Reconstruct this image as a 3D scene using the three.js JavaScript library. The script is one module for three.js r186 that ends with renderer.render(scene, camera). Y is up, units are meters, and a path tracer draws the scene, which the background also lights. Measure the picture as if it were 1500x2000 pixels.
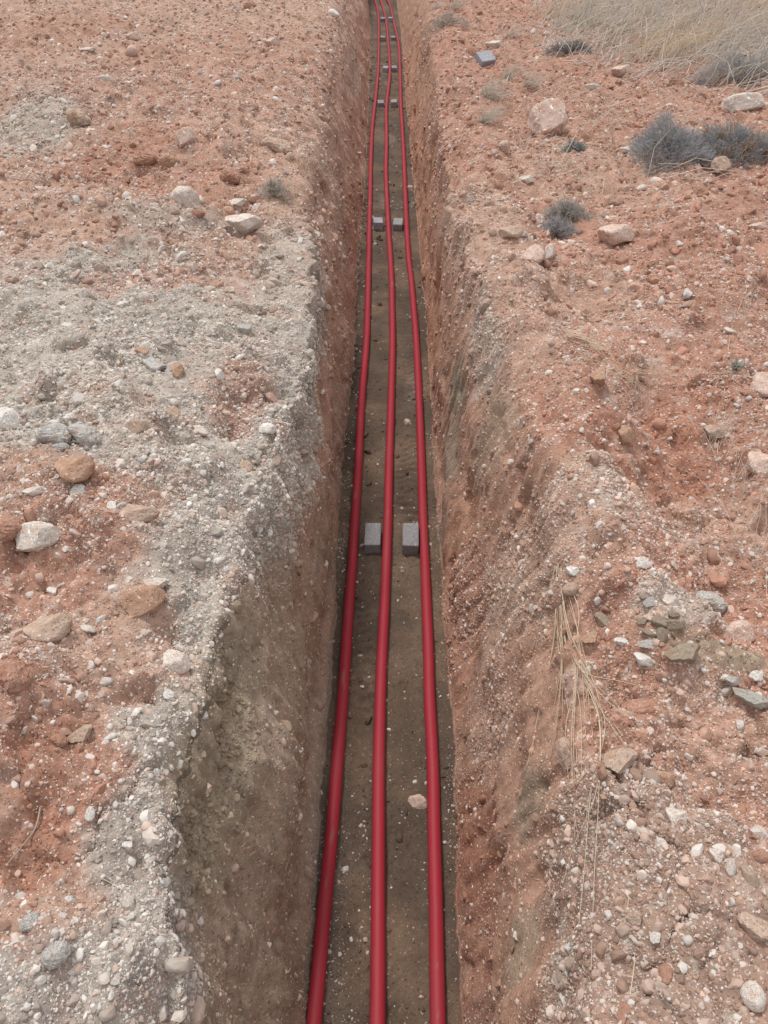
import * as THREE from 'three';
import { mergeGeometries, mergeVertices, toCreasedNormals } from 'three/addons/utils/BufferGeometryUtils.js';
import { RoundedBoxGeometry } from 'three/addons/geometries/RoundedBoxGeometry.js';

// ---------------------------------------------------------------- camera, sky, sun, exposure
const scene = new THREE.Scene();
const EYE = 3.15, PITCH = 40.2 * Math.PI / 180, FPX = 1503;
const camera = new THREE.PerspectiveCamera(2 * Math.atan(1000 / FPX) * 180 / Math.PI, 0.75, 0.05, 900);
camera.rotation.order = 'YXZ';
camera.position.set(0, EYE, 0);
const YAW = 0.0076;
camera.rotation.set(-PITCH, YAW, 0);
camera.updateMatrixWorld(true);

{ // overcast sky: brighter overhead, faint broken cloud
  const W = 256, Hh = 128, a = new Float32Array(W * Hh * 4);
  for (let j = 0; j < Hh; j++) for (let i = 0; i < W; i++) {
    const e = ((j + .5) / Hh - .5) * Math.PI, s = Math.sin(Math.max(e, 0));
    const l = (1 + 2 * s) / 3 * .78 + .03 * Math.sin(i / W * Math.PI * 6 + 2 * Math.sin(j * .17)) * Math.cos(e);
    const o = (j * W + i) * 4; a[o] = l * .985; a[o + 1] = l; a[o + 2] = l * 1.035; a[o + 3] = 1;
  }
  const sky = new THREE.DataTexture(a, W, Hh, THREE.RGBAFormat, THREE.FloatType);
  sky.mapping = THREE.EquirectangularReflectionMapping; sky.magFilter = THREE.LinearFilter; sky.minFilter = THREE.LinearFilter;
  sky.needsUpdate = true; scene.background = sky; scene.environment = sky;
}
const sun = new THREE.DirectionalLight(new THREE.Color(1, .965, .92), 1.5);
sun.position.set(-2.8, 10, -8); sun.target.position.set(0, 0, -4);
sun.castShadow = true; sun.shadow.radius = 20; sun.shadow.mapSize.set(2048, 2048);
Object.assign(sun.shadow.camera, { left: -14, right: 14, top: 20, bottom: -20, near: 1, far: 60 });
scene.add(sun, sun.target);

const renderer = new THREE.WebGLRenderer({ antialias: true });
renderer.setSize(768, 1024);
renderer.toneMapping = THREE.LinearToneMapping;
renderer.toneMappingExposure = 1.56;
renderer.shadowMap.enabled = true;

// ---------------------------------------------------------------- helpers
let seedState = 12345;
const rnd = () => { seedState |= 0; seedState = seedState + 0x6D2B79F5 | 0; let t = Math.imul(seedState ^ seedState >>> 15, 1 | seedState); t = t + Math.imul(t ^ t >>> 7, 61 | t) ^ t; return ((t ^ t >>> 14) >>> 0) / 4294967296; };
const rr = (a, b) => a + (b - a) * rnd();
const gauss = () => (rnd() + rnd() + rnd() + rnd() - 2) * .9;
const clamp = (x, a = 0, b = 1) => x < a ? a : x > b ? b : x;
const sstep = (a, b, x) => { const t = clamp((x - a) / (b - a)); return t * t * (3 - 2 * t); };
const PERM = new Uint8Array(512); { const p = [...Array(256).keys()]; for (let i = 255; i > 0; i--) { const j = Math.floor(rnd() * (i + 1)); [p[i], p[j]] = [p[j], p[i]]; } for (let i = 0; i < 512; i++) PERM[i] = p[i & 255]; }
function grad(h, x, y, z) { h &= 15; const u = h < 8 ? x : y, v = h < 4 ? y : h === 12 || h === 14 ? x : z; return ((h & 1) ? -u : u) + ((h & 2) ? -v : v); }
function noise(x, y, z) {
  const fx = Math.floor(x), fy = Math.floor(y), fz = Math.floor(z), X = fx & 255, Y = fy & 255, Z = fz & 255;
  x -= fx; y -= fy; z -= fz;
  const u = x * x * x * (x * (x * 6 - 15) + 10), v = y * y * y * (y * (y * 6 - 15) + 10), w = z * z * z * (z * (z * 6 - 15) + 10);
  const A = PERM[X] + Y, AA = PERM[A] + Z, AB = PERM[A + 1] + Z, B = PERM[X + 1] + Y, BA = PERM[B] + Z, BB = PERM[B + 1] + Z;
  const L = (a, b, t) => a + (b - a) * t;
  return L(L(L(grad(PERM[AA], x, y, z), grad(PERM[BA], x - 1, y, z), u), L(grad(PERM[AB], x, y - 1, z), grad(PERM[BB], x - 1, y - 1, z), u), v),
    L(L(grad(PERM[AA + 1], x, y, z - 1), grad(PERM[BA + 1], x - 1, y, z - 1), u), L(grad(PERM[AB + 1], x, y - 1, z - 1), grad(PERM[BB + 1], x - 1, y - 1, z - 1), u), v), w);
}
const fbm = (x, y, z, n = 3) => { let s = 0, a = .5, f = 1; for (let i = 0; i < n; i++) { s += a * noise(x * f + i * 17.3, y * f + i * 5.1, z * f - i * 9.7); a *= .5; f *= 2.03; } return s; };
const billow = (x, y, z, n = 2) => { let s = 0, a = .6, f = 1; for (let i = 0; i < n; i++) { s += a * (1 - 2 * Math.abs(noise(x * f + i * 31.7, y * f, z * f + i * 3.3))); a *= .5; f *= 2.1; } return s; };  // rounded lumps are made with its negative
function tab(t, d) { // smooth table of [d, value]
  if (d <= t[0][0]) return t[0][1];
  const n = t.length; if (d >= t[n - 1][0]) return t[n - 1][1];
  let i = 0; while (t[i + 1][0] < d) i++;
  const [d1, v1] = t[i], [d2, v2] = t[i + 1], h = d2 - d1, u = (d - d1) / h;
  const m1 = i ? (v2 - t[i - 1][1]) / (d2 - t[i - 1][0]) : (v2 - v1) / h, m2 = i + 2 < n ? (t[i + 2][1] - v1) / (t[i + 2][0] - d1) : (v2 - v1) / h;
  const u2 = u * u, u3 = u2 * u;
  return (2 * u3 - 3 * u2 + 1) * v1 + (u3 - 2 * u2 + u) * h * m1 + (-2 * u3 + 3 * u2) * v2 + (u3 - u2) * h * m2;
}
// a surveyed line: photo readings [x, y] on a level H below the eye -> [distance, offset] in metres, sorted by distance
function survey(list, level) {
  const c = Math.cos(PITCH), s = Math.sin(PITCH);
  return list.map(([px, py]) => { const H = typeof level === 'function' ? level(py) : level, z = FPX * H / ((py + 270) * c); return [(z - H * s) / c, (px - 765) / (py + 270) * H / c + YAW * H * s / c]; }).sort((a, b) => a[0] - b[0]);
}
const used = {};
function numbered(name) { const k = used[name] = (used[name] ?? -1) + 1; return k ? `${name}_${String(k).padStart(3, '0')}` : name; }
function put(o, name, label, category, group) { o.name = numbered(name); o.userData = { label, category }; if (group) o.userData.group = group; scene.add(o); return o; }
function structure(o, name) { o.name = name; o.userData = { kind: 'structure' }; scene.add(o); return o; }
function part(parent, name, geo, mat, stuff) { const m = new THREE.Mesh(geo, mat); m.name = name; if (stuff) m.userData.kind = 'stuff'; parent.add(m); return m; }

// ---------------------------------------------------------------- the lie of the land
const G = 1.3;   // ground above the trench floor
const floorLeft = survey([[598, 2000], [612, 1800], [630, 1500], [645, 1360], [656, 1100], [668, 900], [690, 700], [694, 600], [701, 500], [710, 380], [715, 300], [719, 200], [723, 120], [724, 60], [718, 0]], EYE);
const floorRight = survey([[903, 2000], [895, 1750], [889, 1500], [879, 1360], [861, 1100], [849, 900], [836, 660], [822, 500], [806, 330], [794, 200], [787, 100], [781, 40], [775, 0]], EYE);
const topLeft = survey([[350, 2000], [340, 1800], [335, 1600], [352, 1500], [380, 1400], [418, 1300], [440, 1200], [472, 1100], [520, 1000], [558, 900], [590, 800], [610, 700], [622, 600], [622, 500], [612, 400], [628, 300], [642, 200], [658, 100], [676, 0]], EYE - G + .12);
const topRight = survey([[1105, 2000], [1120, 1800], [1130, 1600], [1118, 1400], [1090, 1200], [1050, 1000], [985, 800], [925, 600], [876, 400], [850, 200], [838, 100], [828, 0]], EYE - G + .12);
const sagLeft = d => .12, sagRight = d => .12;   // how far the shoulder has slumped below the ground
const footLeft = d => tab(floorLeft, d) + .035 * fbm(d * 2.9, 3, 5, 2) + .02 * fbm(d * 14, 5, 1, 2), footRight = d => tab(floorRight, d) + .035 * fbm(d * 2.6, 13, 5, 2) + .02 * fbm(d * 15, 15, 1, 2);
const smin = (a, b, k) => { const h = clamp(.5 + .5 * (b - a) / k); return b + (a - b) * h - k * h * (1 - h); };
const edgeLeft = d => tab(topLeft, d) + .11 * fbm(d * 3.3, 1, 2, 2) + .08 * fbm(d * 11, 4, 2, 2), edgeRight = d => tab(topRight, d) + .11 * fbm(d * 2.7, 8, 2, 2) + .07 * fbm(d * 10, 6, 2, 2);
const heaps = [ // photo x, y, radius, height: mounds of spoil and hollows
  [180, 880, 200, .07], [85, 360, 55, -.1], [300, 335, 90, -.1], [380, 300, 90, .06], [240, 440, 150, .07], [120, 200, 120, .08], [440, 800, 42, -.12], [500, 720, 90, .07], [30, 1190, 80, -.1], [50, 1320, 80, .1], [130, 1110, 60, -.06], [455, 1235, 38, -.12],
  [520, 960, 45, -.1], [570, 870, 70, .09], [350, 1000, 110, .06], [280, 1370, 120, .05], [140, 1420, 80, -.06], [220, 1700, 90, -.05], [110, 1850, 90, .06], [330, 1600, 60, .05], [290, 1950, 60, -.08], [560, 140, 120, .08], [420, 60, 160, -.06], [250, 560, 150, -.06], [600, 560, 60, .08], [620, 300, 50, .07],
  [1000, 560, 85, .13], [1140, 800, 90, .17], [1110, 930, 120, .11], [1240, 760, 80, -.09], [1330, 900, 120, -.1], [1440, 1120, 90, -.12], [955, 440, 70, .13], [1085, 770, 45, -.12], [930, 300, 55, .11], [985, 220, 60, -.07], [1040, 660, 70, .1], [1010, 740, 36, -.08], [900, 180, 45, .1], [1180, 1010, 100, .08], [1300, 1200, 110, .08],
  [1230, 1300, 60, -.07], [1260, 1390, 60, .05], [1200, 1500, 60, .06], [1140, 1560, 50, -.07], [1330, 1650, 120, .05], [1180, 1800, 80, -.06], [1440, 1500, 90, -.05], [1350, 480, 160, .08], [1180, 380, 120, -.07], [1300, 330, 120, .06], [1450, 760, 90, .07], [1150, 560, 90, -.08], [880, 90, 40, .1],
].map(([px, py, r, h]) => { const H = EYE - G, z = FPX * H / ((py + 270) * Math.cos(PITCH)); return [(px - 765) / (py + 270) * H / Math.cos(PITCH) + YAW * H * Math.tan(PITCH), (z - H * Math.sin(PITCH)) / Math.cos(PITCH), r * z / FPX, h]; });
function groundY(x, d) {
  let y = 0; for (const [hx, hd, r, h] of heaps) { const a = (x - hx) / r, b = (d - hd) / (r * 1.5); if (a * a + b * b < 4) y += h * Math.exp(-1.6 * (a * a + b * b) * (1 + .5 * noise(x * 5, h * 90, d * 4))); }
  y += G + .075 * fbm(x * .75 + 3, d * .62, 1.5, 2);
  if (x < 0) {                                  // spoil heap: low swells running down towards the trench
    const u = -x - .5;
    y += .10 * sstep(0, .9, u) + .05 * fbm(x * 1.7 + d * .8, d * 1.2 - x * .6, 8, 2);
    y -= .12 * Math.exp(-Math.pow((d - 5.6 + (x + 1.2) * .8) / .55, 2)) * sstep(.1, .6, u);   // gully below the round boulder
  } else {                                      // crumbly windrow on the right edge, flatter hillside beyond
    const u = x - .35;
    y += .11 * Math.exp(-Math.pow((u - .38 - .1 * noise(d * .6, 4, 1)) / .3, 2)) * sstep(1.2, 2.6, d) * (.7 + .6 * noise(d * .8, 2.2, 7));
    y += .05 * Math.max(0, x - 1.6);
    y -= .05 * Math.exp(-Math.pow((x - 1.35) / .35, 2) - Math.pow((d - 2.6) / .7, 2));
  }
  return y;
}
function baseY(x, d) {
  const xl = footLeft(d), xr = footRight(d);
  if (x < xl) { const tl = edgeLeft(d), sag = sagLeft(d), run = Math.max(.045, xl - tl); return smin(groundY(x, d) - sag * Math.exp(-Math.max(0, tl - x) / .2), (xl - x) * (G - sag) / run, .16 + .36 * sstep(1.6, 2.8, d)); }
  if (x > xr) { const tr = edgeRight(d), sag = sagRight(d), run = Math.max(.045, tr - xr); return smin(groundY(x, d) - sag * Math.exp(-Math.max(0, x - tr) / .22), (x - xr) * (G - sag) / run, .45); }
  return 0;
}
// relief added to level ground: clods, crumbs and small hollows
function relief(x, d) {
  const rough = .55 + .9 * clamp(.5 + 1.2 * noise(x * 1.3, 3.1, d * 1.1));
  return .1 * fbm(x * 2.6, 5.5, d * 2.4, 2) - .04 * billow(x * 3.6 + 2, 6.5, d * 3.3, 1) - .04 * rough * billow(x * 8, 1.5, d * 7.5, 2) - .010 * rough * billow(x * 23, 4.5, d * 22, 2) + .014 * rough * fbm(x * 31, 2, d * 30, 2)
    - .02 * (1 - sstep(0, .06, Math.abs(noise(x * 3.3 + 1, 9, d * 3.1) + .35 * noise(x * 10, 2, d * 10)))) * sstep(.0, .3, noise(x * 1.1, 33, d * 1.2))
    + .035 * sstep(.25, .45, noise(x * 6.3 + 9, 7, d * 6.1)) - .05 * sstep(.3, .5, noise(x * 5.1 - 4, 17, d * 4.7));
}
const surfY = (x, d) => { const b = baseY(x, d); const e = .03, s = Math.abs(baseY(x + e, d) - baseY(x - e, d)) / (2 * e); return b + relief(x, d) * (1 - sstep(.6, 2.2, s)) * sstep(.3, .9, b); };
let landY = surfY;   // once the land is built: its own height
const DIR = new THREE.Vector3();
function at(px, py, lift = 0) { // the place on the land that the photo shows at x, y
  DIR.set((px - 750) / FPX, -(py - 1000) / FPX, -1).applyQuaternion(camera.quaternion);
  let t0 = .8, t1 = .8;
  for (; t1 < 60; t1 += .012 + t1 * .004) { if (EYE + DIR.y * t1 < landY(DIR.x * t1, -DIR.z * t1) + lift) break; t0 = t1; }
  for (let i = 0; i < 16; i++) { const m = (t0 + t1) / 2; if (EYE + DIR.y * m < landY(DIR.x * m, -DIR.z * m) + lift) t1 = m; else t0 = m; }
  const p = DIR.clone().multiplyScalar(t1); p.y += EYE;
  p.depth = t1 / Math.hypot((px - 750) / FPX, (py - 1000) / FPX, 1);
  return p;
}

// ---------------------------------------------------------------- soils: where each kind of earth lies
const C = {
  red: [.375, .2, .14], deep: [.33, .155, .1], tan: [.43, .295, .222], marl: [.385, .338, .29], pale: [.52, .46, .4], umber: [.31, .205, .155], clay: [.46, .252, .168],
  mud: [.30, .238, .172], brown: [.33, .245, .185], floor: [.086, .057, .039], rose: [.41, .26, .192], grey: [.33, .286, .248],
};
const soils = [];
function soil(list, onWall) {
  for (const [px, py, a, b, key, w, tilt = 0] of list) {
    const p = at(px, py), k = p.depth / FPX;
    const slant = Math.max(.25, (EYE - p.y) / p.distanceTo(camera.position));
    soils.push(onWall ? { p, rx: .14, ry: b, rz: a, c: C[key], w, key, tilt: 0 } : { p, rx: a * k, ry: .35, rz: b * k / slant, c: C[key], w, key, tilt });
  }
}
soil([ // left bank
  [60, 240, 110, 40, 'marl', .75], [150, 620, 280, 150, 'marl', .95], [430, 690, 230, 150, 'marl', .8], [585, 540, 90, 110, 'marl', .75], [330, 860, 260, 90, 'marl', .8],
  [600, 800, 80, 150, 'marl', .95], [530, 950, 90, 100, 'marl', 1], [420, 1080, 95, 120, 'marl', .95], [420, 1210, 80, 90, 'marl', .9], [330, 1440, 110, 110, 'marl', .9],
  [280, 1620, 110, 120, 'grey', .9], [300, 1830, 140, 120, 'grey', .95], [90, 1930, 190, 90, 'grey', .95], [20, 820, 120, 80, 'marl', .9], [330, 420, 120, 30, 'grey', .55], [260, 1060, 90, 60, 'marl', .6],
  [110, 1060, 140, 110, 'red', .9], [60, 1330, 100, 110, 'red', .85], [120, 1520, 130, 90, 'deep', .75], [70, 1700, 90, 80, 'deep', .75], [200, 1280, 150, 60, 'rose', .7], [150, 950, 130, 40, 'red', .8],
  [330, 545, 90, 25, 'red', .7], [470, 770, 60, 60, 'red', .7], [200, 560, 60, 20, 'red', .6], [300, 330, 200, 60, 'red', .6], [450, 120, 300, 120, 'red', .55], [100, 60, 200, 60, 'deep', .45], [230, 300, 120, 50, 'deep', .5], [420, 370, 130, 40, 'deep', .5], [480, 1180, 40, 50, 'rose', .6], [620, 420, 45, 70, 'rose', .7],
]);
soil([ // right bank
  [930, 430, 110, 120, 'tan', .7], [1000, 560, 120, 120, 'rose', .8], [945, 650, 26, 60, 'marl', .5], [1150, 830, 100, 70, 'deep', .6], [1320, 650, 200, 100, 'red', .9], [1350, 850, 130, 90, 'deep', .75],
  [1130, 950, 150, 80, 'tan', .85], [1080, 1060, 120, 90, 'rose', .8], [1360, 1010, 150, 60, 'rose', .6], [1240, 1180, 120, 60, 'red', .8], [1420, 1280, 90, 30, 'mud', .85], [1300, 1235, 60, 35, 'mud', .6], [1340, 1175, 90, 40, 'marl', .7],
  [1200, 1330, 100, 60, 'red', .8], [1400, 1450, 140, 120, 'rose', .7], [1280, 1600, 220, 110, 'umber', 1], [1400, 1760, 170, 170, 'umber', 1], [1230, 1900, 200, 120, 'umber', 1], [1400, 1950, 150, 90, 'umber', 1], [1130, 1700, 90, 130, 'umber', .75], [1080, 800, 60, 80, 'red', .8],
  [860, 250, 60, 90, 'red', .8], [840, 80, 60, 60, 'red', .7], [1300, 40, 260, 90, 'umber', .75], [1350, 480, 200, 60, 'red', .7], [1150, 330, 160, 70, 'rose', .6], [1150, 600, 120, 60, 'rose', .6], [955, 870, 40, 40, 'mud', .5], [980, 1150, 70, 90, 'tan', .7],  // umber on the grass slope: shade between the stems put into the soil colour
]);
soil([ // trench sides: length along the trench, height
  [430, 1500, .28, .22, 'mud', 1], [420, 1650, .16, .22, 'mud', 1], [470, 1290, .25, .16, 'mud', .9], [560, 1240, .3, .35, 'brown', .8], [500, 1850, .3, .3, 'brown', .9], [690, 130, 1.6, .3, 'brown', .6],
  [672, 780, .9, .4, 'brown', .7], [690, 440, 1.2, .5, 'red', .7], [660, 640, .6, .3, 'rose', .6], [640, 1050, .5, .3, 'brown', .8], [655, 330, .8, .2, 'tan', .6], [668, 460, .5, .2, 'marl', .5],
  [840, 620, .9, .6, 'clay', 1], [828, 450, 1.5, .6, 'clay', .9], [812, 300, 2, .6, 'clay', .9], [895, 1100, .4, .5, 'clay', .8], [880, 1300, .3, .4, 'clay', .8], [895, 760, .26, .17, 'mud', 1], [885, 880, .26, .2, 'mud', .8], [868, 1030, .12, .14, 'mud', .6],
  [910, 1180, .3, .4, 'red', .8], [925, 1650, .35, .3, 'deep', .9], [1030, 1570, .1, .14, 'mud', .7], [1015, 1850, .1, .12, 'mud', .65], [960, 1400, .3, .3, 'rose', .7], [920, 1900, .2, .2, 'red', .8], [800, 150, 2.5, .6, 'clay', .9],
], true);

// ---------------------------------------------------------------- ground mesh
const rows = [];
{ for (let d = -2.6; d < .25; d += .06) rows.push(d); let d = .25; while (d < 19) { rows.push(d); const z = d * Math.cos(PITCH) + 1.194; d += .0031 * z; } let s = .1; while (d < 70) { rows.push(d); d += s; s *= 1.07; } }
const NB = 168, NO = 90, NW = 92, NF = 60, BANK = NB + NO;
const NC = BANK * 2 + NW * 2 + NF + 1, NR = rows.length;   // columns: bank, wall, floor, wall, bank
const pos = new Float32Array(NR * NC * 3), col = new Float32Array(NR * NC * 3), uvs = new Float32Array(NR * NC * 2), grit = new Float32Array(NR * NC);
const soilHere = [], hollow = at(640, 380), crumb = new Float32Array(NR * NC);
for (let i = 0; i < NR; i++) {
  const d = rows[i], z = Math.max(1.5, d * Math.cos(PITCH) + 1.194);
  const xl = footLeft(d), xr = footRight(d), tl = Math.min(edgeLeft(d), xl - .045), tr = Math.max(edgeRight(d), xr + .045);
  soilHere.length = 0; for (const s of soils) if (Math.abs(s.p.z + d) < s.rz * 2.6 + .1) soilHere.push(s);
  const step = .0034 * z, grow = Math.pow((34 - step * NB) / (step * 20) + 1, 1 / NO);
  for (let j = 0; j < NC; j++) {
    let x, zone;                                            // 0 floor, 1 wall, 2 bank
    const jl = BANK - j, jr = j - (BANK + NW * 2 + NF);
    const out = k => k <= NB ? step * k : step * NB + step * 20 * (Math.pow(grow, k - NB) - 1);
    if (jl > 0) { x = tl - out(jl); zone = 2; } else if (jr > 0) { x = tr + out(jr); zone = 2; }
    else if (j <= BANK + NW) { x = tl + (xl - tl) * (j - BANK) / NW; zone = 1; }
    else if (j >= BANK + NW + NF) { x = xr + (tr - xr) * (j - BANK - NW - NF) / NW; zone = 1; }
    else { x = xl + (xr - xl) * (j - BANK - NW) / NF; zone = 0; }
    const left = j < BANK + NW + NF / 2;
    let y = baseY(x, d);
    const e = .03, slope = (baseY(x + e, d) - baseY(x - e, d)) / (2 * e);
    const flat = zone === 0 ? 0 : (1 - sstep(.6, 2.2, Math.abs(slope))) * sstep(.3, .9, y);
    const steep = zone === 0 ? 0 : 1 - flat;
    let X = x, Z = -d, Y = y;
    if (flat > 0) Y += relief(x, d) * flat;
    if (steep > 0) { // dug face: bulges, scrape marks of the bucket, crumbling pits
      const foot = sstep(0, .12, y) * steep * (left ? sstep(1.2, 1.02, y) : 1), m = left ? 0 : 40;
      let q = .09 * fbm(d * 1.6 + m, y * 2.1, 3.3, 2) - (left ? .014 : .006) * billow(d * 7 + m, y * 4, 14, 2) + .034 * fbm(d * 6 + m, y * 2.5, 9, 2) + .015 * fbm(d * 24 + m, y * 7, 2, 2) + .006 * fbm(d * 70, y * 55, m, 1);
      q -= .02 * sstep(.3, .55, noise(d * 7 + m, y * 5, 21)) + .012 * Math.pow(Math.abs(Math.sin((d + .25 * y + .05 * noise(y * 3, d, m)) * 24)), 6) * sstep(0, .3, noise(d * 1.1 + m, y * 1.5, 55));
      if (left) q += .09 * Math.exp(-Math.pow((d - 1.62) / .34, 2) - Math.pow((y - .62) / .3, 2)) - .05 * Math.exp(-Math.pow((d - 1.6) / .6, 2) - Math.pow((y - .12) / .2, 2));   // smooth bulge with the white vein
      const crumble = left ? Math.exp(-Math.pow((d - 1.35) / .42, 2) - Math.pow((y - 1.0) / .17, 2)) * sstep(-.22, .12, fbm(d * 4.5, y * 5, 77, 2)) : 0;
      crumb[i * NC + j] = crumble; q += crumble * (-.04 * billow(d * 13, y * 13, 5, 2) - .012 * billow(d * 40, y * 40, 1, 2));
      X += (left ? 1.1 : -.85) * q * foot;
      Y += .02 * fbm(d * 9 + m, y * 9, x * 4, 2) * foot;
    }
    if (zone === 0) {
      const u = (x - xl) / (xr - xl), edge = sstep(0, .12, u) * sstep(1, .88, u);
      Y += edge * (.022 * fbm(x * 5, d * 3, 2, 2) + .012 * fbm(x * 18, d * 19, 6, 2) + .007 * Math.sin(d * 95 + 7 * noise(x * 9, d * 1.7, 4)) * sstep(.05, .35, noise(x * 3 + 5, d * .8, 12)) - .008 * sstep(.3, .5, noise(x * 11, d * 9, 8)));
    }
    if (left) { // the burrow-like hollow in the left shoulder
      const q = (X - hollow.x) ** 2 + (Y - hollow.y) ** 2 + (Z - hollow.z) ** 2;
      if (q < .09) { const w = sstep(.13, .06, Math.sqrt(q)); X -= .11 * w; Y -= .05 * w; }
    }
    const o = i * NC + j;
    pos[o * 3] = X; pos[o * 3 + 1] = Y; pos[o * 3 + 2] = Z;
    uvs[o * 2] = zone === 1 ? Y * 1.25 : X * 1.25; uvs[o * 2 + 1] = d * 1.25;
    // ---- colour of the earth
    let c, g;
    const n1 = fbm(X * 2.2, Y * 2.2, Z * 2.2, 3), n2 = fbm(X * 8 + 5, Y * 8, Z * 8, 3), n3 = noise(X * 43, Y * 43, Z * 43);
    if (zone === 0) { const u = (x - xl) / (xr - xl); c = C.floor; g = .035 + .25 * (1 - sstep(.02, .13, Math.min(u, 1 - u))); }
    else {
      const ground = left ? C.rose : C.red;
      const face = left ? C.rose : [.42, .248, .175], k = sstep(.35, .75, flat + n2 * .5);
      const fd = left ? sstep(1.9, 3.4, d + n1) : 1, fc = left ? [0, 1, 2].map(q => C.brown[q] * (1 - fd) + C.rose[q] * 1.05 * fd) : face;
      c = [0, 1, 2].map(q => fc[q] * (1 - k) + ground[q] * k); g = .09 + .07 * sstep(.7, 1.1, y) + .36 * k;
    }
    let r = c[0], gg = c[1], b = c[2];
    if (zone) for (const s of soilHere) {
      const dx = (X - s.p.x) / s.rx, dy = (Y - s.p.y) / s.ry, dz = (Z - s.p.z) / s.rz, q = dx * dx + dy * dy + dz * dz;
      if (q > 5) continue;
      const w = s.w * sstep(.22, .62, Math.exp(-q * .75) + n1 * .42 + n2 * .38);
      r += (s.c[0] - r) * w; gg += (s.c[1] - gg) * w; b += (s.c[2] - b) * w;
      const t = s.key === 'marl' ? 1 : s.key === 'grey' ? .6 : s.key === 'umber' ? .6 : s.key === 'tan' ? .8 : s.key === 'mud' ? .03 : s.key === 'brown' ? .08 : s.key === 'deep' ? .36 : s.key === 'clay' ? .07 : .55;
      g += (t * (s.ry < .35 ? .5 : 1) - g) * w;
    }
    else { // trench floor: damp and drier patches, red dust by the right wall, grit spills
      const dry = sstep(-.1, .35, n1 + .06); r *= 1 + .7 * dry; gg *= 1 + .68 * dry; b *= 1 + .62 * dry;
      const spill = sstep(.12, .4, fbm(X * 3 + 1, 2, d * 1.1, 2)); r += .05 * spill; gg += .045 * spill; b += .04 * spill; g += .25 * spill;
    }
    if (zone) { const red = sstep(.12, .34, fbm(X * 5.5 + 7, Y * 5.5, Z * 5.5 + 3, 3)) * .55, lime = sstep(.16, .36, fbm(X * 7.5 - 3, Y * 7.5, Z * 7.5 + 9, 3)) * .4 * clamp(g * 1.5);
      r += (.36 - r) * red * clamp(g * 1.4); gg += (.21 - gg) * red * clamp(g * 1.4); b += (.155 - b) * red * clamp(g * 1.4);
      r += (.47 - r) * lime; gg += (.42 - gg) * lime; b += (.365 - b) * lime; g = clamp(g + lime * .5 - red * .25); }
    const white = zone ? sstep(.3, .62, noise(X * 31 + 4, Y * 31, Z * 31) + .3 * n2) * clamp(g * 1.1) : 0;    // lime specks
    const v = 1 + .42 * n2 + .22 * n3 * (zone ? 1 : .6);
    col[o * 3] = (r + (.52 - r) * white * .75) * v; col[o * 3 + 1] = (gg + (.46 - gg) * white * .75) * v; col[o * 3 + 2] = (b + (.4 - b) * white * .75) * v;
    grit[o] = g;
  }
}
// white lime vein on the bulge of the left face
for (const [px, py, ry, rz] of [[620, 1292, .05, .035], [618, 1330, .055, .022], [611, 1362, .05, .022], [606, 1392, .06, .025], [600, 1420, .05, .03], [560, 1660, .07, .02], [556, 1690, .05, .02]]) {
  const p = at(px, py);
  for (let o = 0; o < NR * NC; o++) {
    const dz = (pos[o * 3 + 2] - p.z) / rz; if (dz > 2 || dz < -2) continue;
    const dy = (pos[o * 3 + 1] - p.y) / ry, dx = (pos[o * 3] - p.x) / .12, q = dx * dx + dy * dy + dz * dz; if (q > 4) continue;
    const w = sstep(.35, .6, Math.exp(-q) + .5 * noise(pos[o * 3] * 60, pos[o * 3 + 1] * 40, pos[o * 3 + 2] * 60));
    for (let k = 0; k < 3; k++) col[o * 3 + k] += ([.5, .46, .41][k] - col[o * 3 + k]) * w;
  }
}
// fine grit too small to pick apart: relief and tone of one 0.8 m tile
const TS = 1024, gritH = new Float32Array(TS * TS), gritC = new Uint8Array(TS * TS * 4), gritB = new Uint8Array(TS * TS * 4);
{
  const tone = new Float32Array(TS * TS).fill(.86);
  const wrapNoise = (x, y, f, s) => { const a = x / TS * Math.PI * 2, b = y / TS * Math.PI * 2; return noise(Math.cos(a) * f + s, Math.sin(a) * f + Math.cos(b) * f, Math.sin(b) * f - s); };
  for (let y = 0; y < TS; y++) for (let x = 0; x < TS; x++) { const n = wrapNoise(x, y, 6, 3) * .5 + wrapNoise(x, y, 19, 7) * .5; gritH[y * TS + x] = .25 + .3 * n + .08 * rnd(); tone[y * TS + x] += .12 * n + .1 * (rnd() - .5); }
  for (let k = 0; k < 9000; k++) {
    const cx = rnd() * TS, cy = rnd() * TS, r = 1.4 + 5.5 * Math.pow(rnd(), 4), an = rnd() * 3.14, el = rr(.55, 1), ca = Math.cos(an), sa = Math.sin(an), R = Math.ceil(r) + 1, t = rnd() < .3 ? rr(1, 1.2) : rr(.68, 1), hh = rr(.3, .8) * Math.min(1, r / 4);
    for (let y = -R; y <= R; y++) for (let x = -R; x <= R; x++) {
      const u = (x * ca + y * sa) / r, v = (-x * sa + y * ca) / (r * el), q = u * u + v * v; if (q > 1) continue;
      const o = ((Math.floor(cy) + y + TS) % TS) * TS + (Math.floor(cx) + x + TS) % TS; gritH[o] = Math.max(gritH[o], .3 + hh * Math.sqrt(1 - q)); tone[o] = t;
    }
  }
  for (let o = 0; o < TS * TS; o++) { const t = clamp(tone[o] / 1.2) * 255, h = clamp(gritH[o]) * 255; for (let k = 0; k < 3; k++) { gritC[o * 4 + k] = t; gritB[o * 4 + k] = h; } gritC[o * 4 + 3] = gritB[o * 4 + 3] = 255; }
}
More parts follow.
